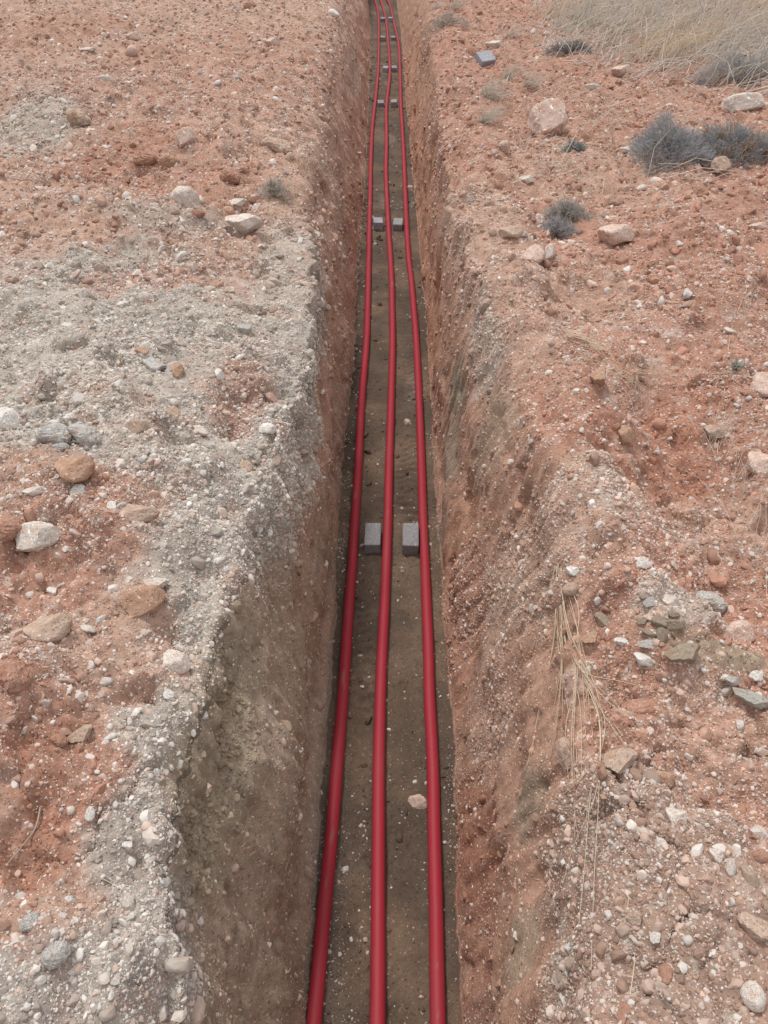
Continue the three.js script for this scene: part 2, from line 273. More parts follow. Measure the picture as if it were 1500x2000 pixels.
function tex(data, w, h, srgb) { const t = new THREE.DataTexture(data, w, h); t.wrapS = t.wrapT = THREE.RepeatWrapping; t.magFilter = THREE.LinearFilter; t.minFilter = THREE.LinearMipmapLinearFilter; t.generateMipmaps = true; if (srgb) t.colorSpace = THREE.SRGBColorSpace; t.needsUpdate = true; return t; }
const gritMap = tex(gritC, TS, TS, true), gritBump = tex(gritB, TS, TS, false);
const earth = new THREE.MeshStandardMaterial({ vertexColors: true, map: gritMap, bumpMap: gritBump, bumpScale: .005, roughness: .97, color: new THREE.Color(2, 2, 2) });
const dugEarth = new THREE.MeshStandardMaterial({ vertexColors: true, map: gritMap, bumpMap: gritBump, bumpScale: .003, roughness: .95, color: new THREE.Color(2, 2, 2) });
const nrm = new Float32Array(NR * NC * 3);
{
  for (let i = 0; i < NR; i++) for (let j = 0; j < NC; j++) {
    const a = (i * NC + Math.max(0, j - 1)) * 3, b = (i * NC + Math.min(NC - 1, j + 1)) * 3, c = (Math.max(0, i - 1) * NC + j) * 3, e = (Math.min(NR - 1, i + 1) * NC + j) * 3;
    const ux = pos[b] - pos[a], uy = pos[b + 1] - pos[a + 1], uz = pos[b + 2] - pos[a + 2], vx = pos[e] - pos[c], vy = pos[e + 1] - pos[c + 1], vz = pos[e + 2] - pos[c + 2];
    let nx = uy * vz - uz * vy, ny = uz * vx - ux * vz, nz = ux * vy - uy * vx; const l = Math.hypot(nx, ny, nz) || 1, o = (i * NC + j) * 3;
    nrm[o] = nx / l; nrm[o + 1] = ny / l; nrm[o + 2] = nz / l;
  }
}
function strip(name, j0, j1, mat) {
  const w = j1 - j0 + 1, P = new Float32Array(NR * w * 3), N = new Float32Array(NR * w * 3), K = new Float32Array(NR * w * 3), U = new Float32Array(NR * w * 2), I = new Uint32Array((NR - 1) * (w - 1) * 6);
  for (let i = 0; i < NR; i++) { const s = i * NC + j0; P.set(pos.subarray(s * 3, (s + w) * 3), i * w * 3); N.set(nrm.subarray(s * 3, (s + w) * 3), i * w * 3); K.set(col.subarray(s * 3, (s + w) * 3), i * w * 3); U.set(uvs.subarray(s * 2, (s + w) * 2), i * w * 2); }
  let k = 0; for (let i = 0; i < NR - 1; i++) for (let j = 0; j < w - 1; j++) { const a = i * w + j, b = a + 1, c = a + w, e = c + 1; I[k++] = a; I[k++] = b; I[k++] = c; I[k++] = b; I[k++] = e; I[k++] = c; }
  const g = new THREE.BufferGeometry();
  g.setAttribute('position', new THREE.BufferAttribute(P, 3)); g.setAttribute('normal', new THREE.BufferAttribute(N, 3)); g.setAttribute('color', new THREE.BufferAttribute(K, 3)); g.setAttribute('uv', new THREE.BufferAttribute(U, 2)); g.setIndex(new THREE.BufferAttribute(I, 1));
  return structure(new THREE.Mesh(g, mat), name);
}
const J = [0, BANK, BANK + NW, BANK + NW + NF, BANK + NW * 2 + NF, NC - 1];
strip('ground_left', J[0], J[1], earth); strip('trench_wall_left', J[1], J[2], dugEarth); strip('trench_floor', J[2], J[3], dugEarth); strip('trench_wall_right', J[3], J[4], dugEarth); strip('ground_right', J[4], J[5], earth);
{ // open country beyond
  const g = new THREE.RingGeometry(30, 800, 64, 8); g.rotateX(-Math.PI / 2); g.translate(0, G - .5, 0);
  structure(new THREE.Mesh(g, new THREE.MeshStandardMaterial({ color: new THREE.Color(.36, .2, .14), roughness: 1 })), 'terrain_beyond');
}

landY = (x, d) => {
  let lo = 0, hi = NR - 1; if (d <= rows[0] || d >= rows[hi]) return surfY(x, d);
  while (hi - lo > 1) { const m = (lo + hi) >> 1; if (rows[m] <= d) lo = m; else hi = m; }
  const row = i => { let best = -9; const s = i * NC; for (let j = 0; j < NC - 1; j++) { const a = pos[(s + j) * 3], b = pos[(s + j + 1) * 3]; if ((a - x) * (b - x) <= 0 && a !== b) { const u = (x - a) / (b - a), y = pos[(s + j) * 3 + 1] + (pos[(s + j + 1) * 3 + 1] - pos[(s + j) * 3 + 1]) * u; if (y > best) best = y; } } return best; };
  const u = (d - rows[lo]) / (rows[hi] - rows[lo]); return row(lo) * (1 - u) + row(hi) * u;
};
// ---------------------------------------------------------------- stones
function stoneGeo(seed, facets, round, detail) {
  seedState = seed * 7919 + 13;
  const planes = []; for (let k = 0; k < facets; k++) { const v = new THREE.Vector3(gauss(), gauss(), gauss()).normalize(); planes.push([v, round ? rr(.62, .95) : rr(.45, .85)]); }
  let g = new THREE.IcosahedronGeometry(1, detail); g.deleteAttribute('uv'); g = mergeVertices(g, 1e-4);
  const p = g.attributes.position, v = new THREE.Vector3(), cc = new Float32Array(p.count * 3);
  for (let i = 0; i < p.count; i++) {
    v.fromBufferAttribute(p, i).normalize(); let r = 1;
    for (const [n, h] of planes) { const t = v.dot(n); if (t > .05) { const q = h / t; r = round ? smin(r, q, .22) : Math.min(r, q); } }
    const rough = facets > 12; r *= 1 + .12 * fbm(v.x * 2.3 + seed, v.y * 2.3, v.z * 2.3, 2) + (rough ? .2 : .09) * fbm(v.x * 4.5 + seed, v.y * 4.5, v.z * 4.5, 2) - (rough ? .09 : .03) * billow(v.x * 6 + seed, v.y * 6, v.z * 6, 2);
    const stain = sstep(.08, .3, fbm(v.x * 1.8 - seed, v.y * 1.8 + 5, v.z * 1.8, 3)), m = 1 + .3 * fbm(v.x * 5, v.y * 5 + seed, v.z * 5, 2);
    cc[i * 3] = m * (1 - .08 * stain); cc[i * 3 + 1] = m * (1 - .22 * stain); cc[i * 3 + 2] = m * (1 - .3 * stain);
    p.setXYZ(i, v.x * r, v.y * r, v.z * r);
  }
  g.setAttribute('color', new THREE.BufferAttribute(cc, 3));
  g.computeVertexNormals();
  g = toCreasedNormals(g, round ? .7 : .45);
  const q = g.attributes.position, u = new Float32Array(q.count * 2); for (let i = 0; i < q.count; i += 3) { // each face takes the pattern from its own side
    const P = [0, 1, 2].map(k => new THREE.Vector3().fromBufferAttribute(q, i + k)), n = P[1].clone().sub(P[0]).cross(P[2].clone().sub(P[0])), ax = Math.abs(n.x), ay = Math.abs(n.y), az = Math.abs(n.z);
    for (let k = 0; k < 3; k++) { const p = P[k], [x, y] = ax > ay && ax > az ? [p.y, p.z] : ay > az ? [p.x, p.z] : [p.x, p.y]; u[(i + k) * 2] = x * .12 + seed * .17; u[(i + k) * 2 + 1] = y * .12 + seed * .31; }
  }
  g.setAttribute('uv', new THREE.BufferAttribute(u, 2));
  return g;
}
const pebbles = [1, 2, 3, 4, 5, 6].map(k => stoneGeo(k, 9, false, 2)).concat([7, 8].map(k => stoneGeo(k, 13, true, 3)));
const rocks = { angular: [11, 12, 13, 14, 15, 16].map(k => stoneGeo(k, 10, false, 6)), round: [21, 22, 23].map(k => stoneGeo(k, 6, true, 6)), clod: [31, 32, 33, 34].map(k => stoneGeo(k, 13, true, 9)) };
const smallRocks = [41, 42, 43, 44, 45].map(k => stoneGeo(k, 9, k > 44, 3));
const stoneTex = { map: gritMap, bumpMap: gritBump, bumpScale: .003, roughness: .93, vertexColors: true };
const SC = { white: [.66, .63, .585], pale: [.6, .53, .47], pink: [.56, .42, .35], tan: [.44, .325, .25], orange: [.41, .26, .18], red: [.38, .215, .152], grey: [.42, .395, .365], green: [.34, .325, .285], mud: [.285, .228, .17] };
const stoneMat = Object.fromEntries(Object.entries(SC).map(([k, c]) => [k, new THREE.MeshStandardMaterial({ ...stoneTex, color: new THREE.Color(c[0] * 2.05, c[1] * 2.05, c[2] * 2.05) })]));
function stone(px, py, w, h, colour, shape, turn, label, name = 'stone', group) {
  const p = at(px, py + h * .12), k = p.depth / FPX, pool = rocks[shape];
  const m = new THREE.Mesh(pool[Math.floor(rnd() * pool.length)], stoneMat[colour]);
  const sx = w * k * .66, s2 = h * k * .62, flat = rr(.8, 1);
  m.scale.set(sx, Math.max(s2 * flat, sx * .35), s2 * 1.05);
  m.rotation.order = 'YXZ'; m.rotation.set(rr(-.15, .25), turn, rr(-.12, .12));
  m.position.copy(p); m.position.y += m.scale.y * ((shape === 'clod' ? .08 : .26) + .2 * sstep(3, 6, p.depth));
  return put(m, name, label, 'stone', group);
}
seedState = 777;
// [x, y, width, height, colour, shape, turn, label]
for (const a of [
  [363, 392, 46, 54, 'pale', 'round', .1, 'pale egg-shaped boulder sitting upright in red clods on the left bank'],
  [478, 442, 74, 50, 'pale', 'angular', -.5, 'long pale limestone lying below and right of the egg-shaped boulder'],
  [462, 402, 46, 25, 'pale', 'angular', -.1, 'flat pale stone just above the long limestone on the left bank'],
  [367, 276, 40, 40, 'pink', 'angular', 0, 'pinkish stone with white top, uphill of the egg-shaped boulder'],
  [155, 232, 42, 52, 'tan', 'clod', .3, 'brown upright lump beside the white gravel patch at the upper left'],
  [540, 286, 56, 42, 'tan', 'clod', -.3, 'smooth tan slab half buried on the left bank near dry grass stems'],
  [262, 75, 30, 26, 'pink', 'angular', .2, 'pinkish block, upper of two lying together on the far left bank'],
  [257, 103, 24, 24, 'pink', 'round', .2, 'pinkish stone, lower of two lying together on the far left bank'],
  [208, 156, 30, 15, 'pale', 'round', 0, 'flat cream pebble on the red soil at the upper left'],
  [172, 100, 36, 14, 'pale', 'angular', .1, 'thin pale slab on the far left bank below the pinkish pair'],
  [652, 30, 22, 18, 'white', 'round', 0, 'round white stone near the trench edge at the far left'],
  [534, 86, 26, 24, 'pink', 'angular', .4, 'pinkish stone on the far left bank left of the mud-stained edge'],
  [490, 14, 28, 18, 'red', 'clod', 0, 'red earth lump at the far top of the left bank'],
  [450, 345, 34, 46, 'red', 'clod', .4, 'red clod standing above the flat pale stone on the left bank'],
  [292, 312, 58, 40, 'red', 'clod', -.2, 'large dark red clod left of the pinkish white-topped stone'],
  [332, 318, 40, 30, 'orange', 'clod', .5, 'orange red clod touching the large dark red clod'],
  [385, 418, 30, 26, 'red', 'clod', .3, 'small red clod at the foot of the egg-shaped boulder'],
  [18, 815, 66, 62, 'white', 'angular', .2, 'big whitish rock at the left margin beside grey crumbly lumps'],
  [105, 846, 58, 50, 'grey', 'clod', .1, 'crumbly grey lump next to the big whitish margin rock'],
  [165, 845, 58, 48, 'grey', 'clod', -.3, 'crumbly grey lump, right one of the grey pair on the left bank'],
  [118, 872, 30, 26, 'grey', 'clod', 0, 'small grey lump in front of the crumbly grey pair'],
  [138, 915, 80, 62, 'orange', 'angular', .5, 'broad rust-coloured slab under the crumbly grey lumps'],
  [270, 838, 44, 34, 'tan', 'angular', -.2, 'brownish stone half sunk right of the grey lumps'],
  [280, 688, 30, 26, 'orange', 'angular', 0, 'rounded orange cobble above the grey jagged rock'],
  [302, 714, 62, 40, 'grey', 'angular', -.4, 'jagged grey rock with a dark gap underneath on the left bank'],
  [345, 724, 26, 36, 'orange', 'angular', .2, 'reddish upright cobble right of the jagged grey rock'],
  [478, 640, 30, 24, 'grey', 'angular', .3, 'small grey wedge stone alone near the left trench shoulder'],
  [430, 730, 17, 30, 'white', 'angular', .1, 'narrow white stone standing above the pale root'],
  [475, 912, 34, 26, 'tan', 'angular', -.6, 'tan oval cobble near the grey shoulder of the left bank'],
  [388, 841, 36, 20, 'pale', 'round', -.2, 'pale oval pebble below the crumbling red pocket'],
  [340, 806, 24, 26, 'tan', 'round', 0, 'yellowish round pebble left of the crumbling red pocket'],
  [258, 1001, 88, 40, 'tan', 'angular', .1, 'wide tan slab lying level on the left bank gravel'],
  [72, 1053, 80, 74, 'pale', 'angular', -.4, 'large pale five-sided block on the red soil at left'],
  [18, 1030, 56, 58, 'red', 'clod', .3, 'red-brown lump touching the pale five-sided block'],
  [84, 1232, 100, 62, 'tan', 'angular', .7, 'long brown boulder lying diagonally near the left margin'],
  [285, 1178, 84, 66, 'orange', 'angular', .1, 'flat orange-brown stone with grit on it, mid left bank'],
  [308, 1138, 46, 30, 'pale', 'angular', -.1, 'whitish stone on the upper edge of the flat orange-brown stone'],
  [348, 1288, 54, 46, 'pale', 'angular', -.3, 'heart-shaped pale stone flush with the left bank gravel'],
  [22, 1310, 70, 90, 'red', 'clod', .2, 'large red earth clod at the left margin below the long boulder'],
  [104, 1153, 22, 28, 'white', 'angular', .3, 'small white block above the long brown boulder'],
  [328, 1354, 28, 20, 'white', 'angular', -.3, 'bright white pebble below the heart-shaped stone'],
  [160, 1432, 48, 42, 'tan', 'angular', .3, 'tan cobble on red soil at lower left'],
  [115, 1442, 32, 32, 'red', 'clod', .1, 'red clod just left of the lower tan cobble'],
  [205, 1330, 26, 16, 'pale', 'round', .1, 'small pale pebble left of the bright white one'],
  [250, 1648, 24, 22, 'white', 'angular', .4, 'white chip on the grey crust at lower left'],
  [176, 1588, 18, 26, 'white', 'angular', .2, 'upright white pebble on the lower left bank'],
  [250, 1757, 22, 26, 'pale', 'angular', .5, 'pale pebble in the lower grey crust near the mud edge'],
  [137, 1756, 20, 22, 'white', 'angular', .2, 'whitish pebble next to the old root at lower left'],
  [112, 1858, 52, 62, 'grey', 'clod', .1, 'big crumbly grey clod in the lower left corner'],
  [60, 1800, 40, 40, 'grey', 'clod', .4, 'smaller grey clod uphill of the big corner clod'],
  [230, 1912, 28, 18, 'pale', 'angular', .3, 'cream chip on the grey soil at the lower left corner'],
  [213, 487, 26, 17, 'grey', 'angular', 0, 'bluish grey flake alone on the left bank'],
  [72, 957, 48, 22, 'pale', 'angular', .4, 'pale elongated stone left of the rust-coloured slab'],
  [152, 957, 28, 24, 'white', 'angular', .5, 'white chip below the rust-coloured slab'],
  [80, 773, 28, 14, 'grey', 'angular', -.5, 'bluish grey splinter above the crumbly grey pair'],
  // right bank
  [1075, 250, 84, 82, 'pink', 'angular', .1, 'big pinkish white boulder on the right bank'],
  [1458, 208, 100, 44, 'pale', 'angular', .05, 'wide pale rock rising behind the grey spiny shrub'],
  [1203, 458, 64, 50, 'pink', 'angular', .1, 'square pinkish block on red soil below the spiny shrub'],
  [1408, 328, 46, 40, 'tan', 'angular', .3, 'tan rock tucked under the brownish spiny shrub'],
  [1214, 140, 44, 26, 'pink', 'angular', .4, 'pinkish wedge among dry stems at the upper right'],
  [964, 92, 56, 22, 'pale', 'angular', .7, 'long pale slab leaning behind the grey paver on the bank'],
  [1160, 171, 30, 13, 'pale', 'round', 0, 'flat cream pebble uphill of the big pinkish boulder'],
  [1480, 443, 36, 24, 'pink', 'angular', .2, 'pinkish white stone at the right margin below the shrub'],
  [1490, 752, 54, 54, 'pink', 'angular', .3, 'pink and white boulder at the right margin amid thin stems'],
  [1395, 841, 36, 32, 'tan', 'angular', -.3, 'heart-shaped tan stone alone on smooth red soil'],
  [1221, 846, 32, 44, 'orange', 'angular', -.2, 'reddish slab standing on the crest of the right spoil ridge'],
  [1166, 740, 34, 46, 'orange', 'angular', .2, 'rusty block by the flattened straw on the right bank'],
  [1478, 902, 66, 52, 'pink', 'angular', -.3, 'broad pinkish rock at the right margin below the boulder'],
  [1250, 1098, 36, 20, 'white', 'angular', -.2, 'flat white stone near the top of the straw bundle'],
  [1115, 1114, 26, 20, 'white', 'angular', .3, 'white stone right beside the root of the straw bundle'],
  [1113, 1150, 26, 24, 'tan', 'round', .3, 'tan cobble pressed against the straw bundle'],
  [1446, 1238, 68, 54, 'pink', 'angular', .2, 'large pink and white cobble near mud at the right margin'],
  [1330, 1276, 78, 56, 'mud', 'angular', .1, 'big grey-brown mud block with white grit on its face'],
  [1150, 1246, 38, 34, 'orange', 'angular', .2, 'orange flat stone right of the straw bundle'],
  [1178, 1210, 40, 32, 'mud', 'angular', -.5, 'grey-brown mud lump above the orange flat stone'],
  [1212, 1250, 30, 18, 'white', 'angular', .1, 'small white block between orange stone and mud chips'],
  [1263, 1257, 38, 28, 'grey', 'angular', -.2, 'pale grey angular stone touching the big mud block'],
  [1258, 1286, 38, 26, 'white', 'angular', -.3, 'white angular stone below the pale grey one by the mud block'],
  [1466, 1364, 78, 44, 'green', 'angular', -.6, 'greenish grey slab lying aslant at the right margin'],
  [1475, 1318, 36, 22, 'white', 'angular', .1, 'white block under the mud shelf at the right margin'],
  [1430, 1327, 26, 24, 'grey', 'angular', .2, 'grey stone left of the white block under the mud shelf'],
  [1262, 1382, 96, 62, 'red', 'clod', .3, 'large flat red-brown clod pointed at by long straws'],
  [1210, 1482, 56, 78, 'tan', 'angular', -.5, 'tall tan boulder leaning beside the straw bundle'],
  [1106, 1474, 32, 62, 'tan', 'angular', .25, 'narrow tan stone under the straw stems'],
  [1315, 1590, 50, 34, 'pale', 'angular', .1, 'pale many-sided cobble beside a soil crack, lower right'],
  [1395, 1668, 28, 32, 'pale', 'angular', .2, 'pale rounded block, left of a close pair at lower right'],
  [1426, 1692, 18, 32, 'pale', 'angular', -.2, 'narrow pale block, right of a close pair at lower right'],
  [1470, 1800, 74, 60, 'tan', 'angular', -.3, 'broad tan stone at the right margin, lower corner'],
  [1468, 1940, 44, 58, 'pale', 'round', .1, 'upright pale cobble in the lower right corner'],
  [1278, 1830, 28, 24, 'white', 'angular', .3, 'white chip alone on red soil at the lower right'],
  [1290, 1524, 62, 36, 'orange', 'angular', -.3, 'orange half-buried slab beside the tall leaning boulder'],
  [1240, 1790, 34, 32, 'tan', 'clod', .2, 'brown clod left of the white chip at lower right'],
  [992, 456, 50, 34, 'tan', 'angular', .3, 'tan rock on the crest above the right trench wall'],
  [1040, 500, 36, 42, 'pink', 'angular', -.2, 'pinkish rock below the tan crest rock, right bank'],
  [1073, 498, 20, 36, 'pale', 'angular', -.2, 'thin pale slab standing next to the pinkish crest rock'],
  [1028, 352, 28, 22, 'pale', 'angular', .4, 'cream angular stone midway between boulder and tan crest rock'],
  [985, 290, 22, 24, 'pink', 'round', .2, 'pinkish cobble left of the big boulder'],
  [1222, 295, 40, 20, 'pale', 'angular', .3, 'pale slab beside the left flank of the spiny shrub'],
  [1252, 368, 20, 14, 'pale', 'round', .5, 'cream pebble under the lower edge of the spiny shrub'],
  [1385, 1172, 74, 54, 'grey', 'clod', 0, 'rough whitish gravel clod uphill of the mud block'],
  [1308, 1172, 34, 30, 'pale', 'angular', .1, 'pink-white cobble left of the rough gravel clod'],
  [1265, 1176, 28, 26, 'grey', 'angular', .4, 'greyish cobble at the left end of the stone row above the mud chips'],
]) stone(...a);
stone(816, 1565, 34, 24, 'pink', 'angular', -.5, 'pinkish stone on the trench floor wedged against the right cable');
// thin mud flakes by the big mud block
[[1285, 1212, 34, 30, .2, 'upper left flake'], [1318, 1222, 44, 22, -.2, 'widest flake'], [1265, 1236, 40, 14, -.8, 'long narrow flake lying aslant'], [1291, 1240, 20, 26, .1, 'squarish upright flake'], [1253, 1214, 24, 18, .1, 'small outlying flake'], [1312, 1196, 26, 16, -.5, 'topmost flake']].forEach(([x, y, w, h, t, s]) => stone(x, y, w, h, 'mud', 'angular', t, `${s} of the dried mud above the big mud block`, 'mud_flake', 'dried mud flakes'));

// loose gravel over the land: real stones, strewn by area
const triArea = [], triRef = [];
{
  const sampleRows = i => rows[i] > .15 && rows[i] < 19;
  for (let i = 0; i < NR - 1; i++) if (sampleRows(i)) for (let j = 0; j < NC - 1; j++) {
    if (Math.abs(pos[(i * NC + j) * 3]) > 1.1 + .5 * (rows[i] * Math.cos(PITCH) + 1.2)) continue;
    const a = (i * NC + j) * 3, b = a + 3, c = ((i + 1) * NC + j) * 3;
    const ux = pos[b] - pos[a], uy = pos[b + 1] - pos[a + 1], uz = pos[b + 2] - pos[a + 2], vx = pos[c] - pos[a], vy = pos[c + 1] - pos[a + 1], vz = pos[c + 2] - pos[a + 2];
    triArea.push(Math.hypot(uy * vz - uz * vy, uz * vx - ux * vz, ux * vy - uy * vx)); triRef.push(i * NC + j);
  }
}
function strew(dMin, dMax, perArea, sizes, out) {
  let acc = 0;
  for (let t = 0; t < triRef.length; t++) {
    const o = triRef[t], d = -pos[o * 3 + 2]; if (d < dMin || d > dMax) continue;
    const patch = .35 + 1.3 * clamp(.5 + 1.5 * noise(pos[o * 3] * 2.7, 3, d * 2.5));
    acc += triArea[t] * perArea * grit[o] * patch;
    while (acc > rnd()) {
      acc -= 1; const u = rnd(), v = rnd(), a = o * 3, b = a + 3, c = a + NC * 3;
      const P = k => pos[a + k] + (pos[b + k] - pos[a + k]) * u + (pos[c + k] - pos[a + k]) * v;
      out.push({ x: P(0), y: P(1), z: P(2), n: a, r: sizes[0] * Math.pow(sizes[1] / sizes[0], Math.pow(rnd(), 1.9)), wall: o % NC > BANK && o % NC < NC - BANK - 1 });
    }
  }
}
const strewn = [];
seedState = 4242;
strew(.15, 2.3, 17000, [.002, .0042], strewn);
strew(.15, 4.6, 5600, [.0035, .0075], strewn);
strew(.15, 10, 1700, [.006, .013], strewn);
strew(.15, 19, 360, [.011, .022], strewn);
strew(4, 19, 120, [.02, .045], strewn); strew(.15, 4, 40, [.016, .04], strewn);
{ const keep = grit.slice(); for (let o = 0; o < grit.length; o++) grit[o] = crumb[o] > .25 ? crumb[o] : 0; strew(.4, 2.6, 9000, [.003, .017], strewn); grit.set(keep); }
const UPV = new THREE.Vector3(0, 1, 0);
function seat(m, s, flat) { // matrix of one stone lying on the surface
  const n = new THREE.Vector3(nrm[s.n], nrm[s.n + 1], nrm[s.n + 2]).lerp(new THREE.Vector3(gauss(), gauss(), gauss()), .28).normalize();
  const q = new THREE.Quaternion().setFromUnitVectors(UPV, n).multiply(new THREE.Quaternion().setFromAxisAngle(UPV, rnd() * 6.283));
  m.compose(new THREE.Vector3(s.x, s.y, s.z), q, new THREE.Vector3(s.r * rr(.9, 1.35), s.r * flat, s.r * rr(.7, 1)));
  return m;
}
{
  const sets = { left: [], right: [], trench: [] };
  for (const s of strewn) sets[s.wall ? 'trench' : s.x < 0 ? 'left' : 'right'].push(s);
  const pebbleMat = new THREE.MeshStandardMaterial({ roughness: .95, vertexColors: true });
  const M = new THREE.Matrix4(), K = new THREE.Color();
  for (const [key, label] of [['left', 'loose pale and reddish gravel covering the left spoil bank'], ['right', 'loose pinkish gravel covering the right bank'], ['trench', 'scattered grit on the walls and floor of the trench']]) {
    const root = new THREE.Group(); put(root, 'gravel', label, 'gravel'); root.userData.kind = 'stuff';
    pebbles.forEach((g, k) => {
      const isClod = s => s.clod ??= (s.r > .02 && rnd() < .7) || crumb[s.n / 3] > .25, mine = sets[key].filter((q, i) => isClod(q) ? 6 + i % 2 === k : i % 6 === k); if (!mine.length) return;
      const im = new THREE.InstancedMesh(g, pebbleMat, mine.length); im.name = 'gravel_stones'; im.userData.kind = 'stuff';
      mine.forEach((s, i) => {
        im.setMatrixAt(i, seat(M, s, rr(.5, .9)));
        const o = s.n, t = rnd(), light = key === 'left' ? .36 : key === 'right' ? .16 : .12, v = rr(.82, 1.18);
        const own = [col[o], col[o + 1], col[o + 2]], clod = s.clod;
        const c = clod ? own : t < light ? SC.white : t < light + .17 ? SC.pale : t < light + (key === 'right' ? .45 : .33) ? SC.pink : own, q = c === own ? 1.05 : .72;
        K.setRGB((c[0] * q + own[0] * (1 - q)) * v, (c[1] * q + own[1] * (1 - q)) * v, (c[2] * q + own[2] * (1 - q)) * v); im.setColorAt(i, K);
      });
      root.add(im);
    });
  }
}
// the larger loose stones, each by itself
{
  seedState = 99; const mid = [];
  strew(.4, 2.6, 22, [.014, .027], mid); strew(2.6, 16, 4.2, [.024, .05], mid);
  const M = new THREE.Matrix4(), v = new THREE.Vector3(), cand = [];
  for (const s of mid) { if (s.wall) continue; v.set(s.x, s.y, s.z).project(camera); if (Math.abs(v.x) < .99 && Math.abs(v.y) < .99) { s.app = s.r / Math.hypot(s.x, s.y - EYE, s.z); cand.push(s); } }
  cand.sort((a, b) => b.app - a.app);
  const kinds = { white: 'whitish', pale: 'cream', pink: 'pinkish', tan: 'tan', red: 'red-brown', grey: 'grey' };
  for (const s of cand.slice(0, 190)) {
    const side = s.x < 0 ? 'left' : 'right', t = rnd();
    const c = side === 'left' ? (t < .35 ? 'white' : t < .6 ? 'pale' : t < .75 ? 'grey' : t < .9 ? 'tan' : 'red') : (t < .25 ? 'white' : t < .55 ? 'pink' : t < .75 ? 'pale' : t < .9 ? 'tan' : 'red');
    const m = new THREE.Mesh(smallRocks[Math.floor(rnd() * smallRocks.length)], stoneMat[c]);
    seat(M, s, rr(.55, .8)).decompose(m.position, m.quaternion, m.scale);
    const far = -s.z > 5 ? 'far' : -s.z > 2 ? 'middle' : 'near';
    put(m, 'small_stone', `small loose ${kinds[c]} stone in the gravel of the ${far} ${side} bank`, 'stone', `small ${kinds[c]} stones on the ${far} ${side} bank`);
  }
}

// ---------------------------------------------------------------- the three cables
const R_CABLE = .0285, H_CABLE = EYE - .026;
const lines = {
  left: [[612.7, 2000], [622, 1900], [634, 1767], [647.3, 1633], [658, 1500], [670, 1357], [675.8, 1273], [682, 1180], [687.5, 1110], [693.3, 1017], [700.3, 900], [706.5, 780], [716.3, 658], [718, 597], [719.2, 547], [720.8, 472], [721.7, 422], [723, 372], [723.7, 327], [725.3, 283], [727, 250], [730, 222], [733.3, 195], [736, 167], [738.3, 142], [739.5, 108], [739.7, 75], [739.7, 42], [738.3, 25], [735, 10], [730.8, 0]],
  middle: [[737.2, 2000], [738.3, 1900], [738.5, 1767], [739.3, 1633], [739.9, 1500], [742.8, 1357], [747.5, 1250], [751.2, 1180], [754, 1110], [757.5, 1017], [760.3, 900], [764, 780], [766.7, 658], [765.8, 597], [765, 555], [762.5, 505], [759.2, 455], [757, 413], [755, 372], [753.7, 328], [755, 283], [754.7, 250], [754.2, 222], [755.8, 197], [758.3, 175], [760.8, 155], [761.3, 133], [760, 108], [758, 83], [756.3, 58], [753.3, 37], [748.3, 17], [742.5, 0]],
  right: [[855.3, 2000], [853.5, 1900], [851.3, 1767], [848, 1633], [845.5, 1500], [838.5, 1357], [836.8, 1273], [832.8, 1180], [830.5, 1110], [826.3, 1017], [822.8, 900], [818.5, 780], [812.5, 658], [807.5, 597], [804.2, 555], [798.3, 505], [795, 455], [793, 413], [791.3, 372], [789.7, 328], [787.5, 283], [785.3, 242], [783, 208], [782, 167], [781.3, 133], [780, 103], [777.5, 80], [772.5, 58], [767.5, 37], [764.2, 20], [760.8, 8], [755, 0]],
};
const cableMat = new THREE.MeshPhysicalMaterial({ vertexColors: true, roughness: .58, specularIntensity: .6 });
const smears = { left: [[1640, .5, .03], [1730, .3, .02], [1330, .2, .05], [1345, .6, .02], [975, .1, .04], [995, .3, .012], [1202, .1, .012], [1960, .4, .012], [400, .2, .06]], middle: [[1008, .3, .02], [430, .2, .05], [375, 0, .04], [560, .5, .06]], right: [[1890, .2, .012], [1920, .7, .01], [995, .3, .01], [1990, .3, .012]] };
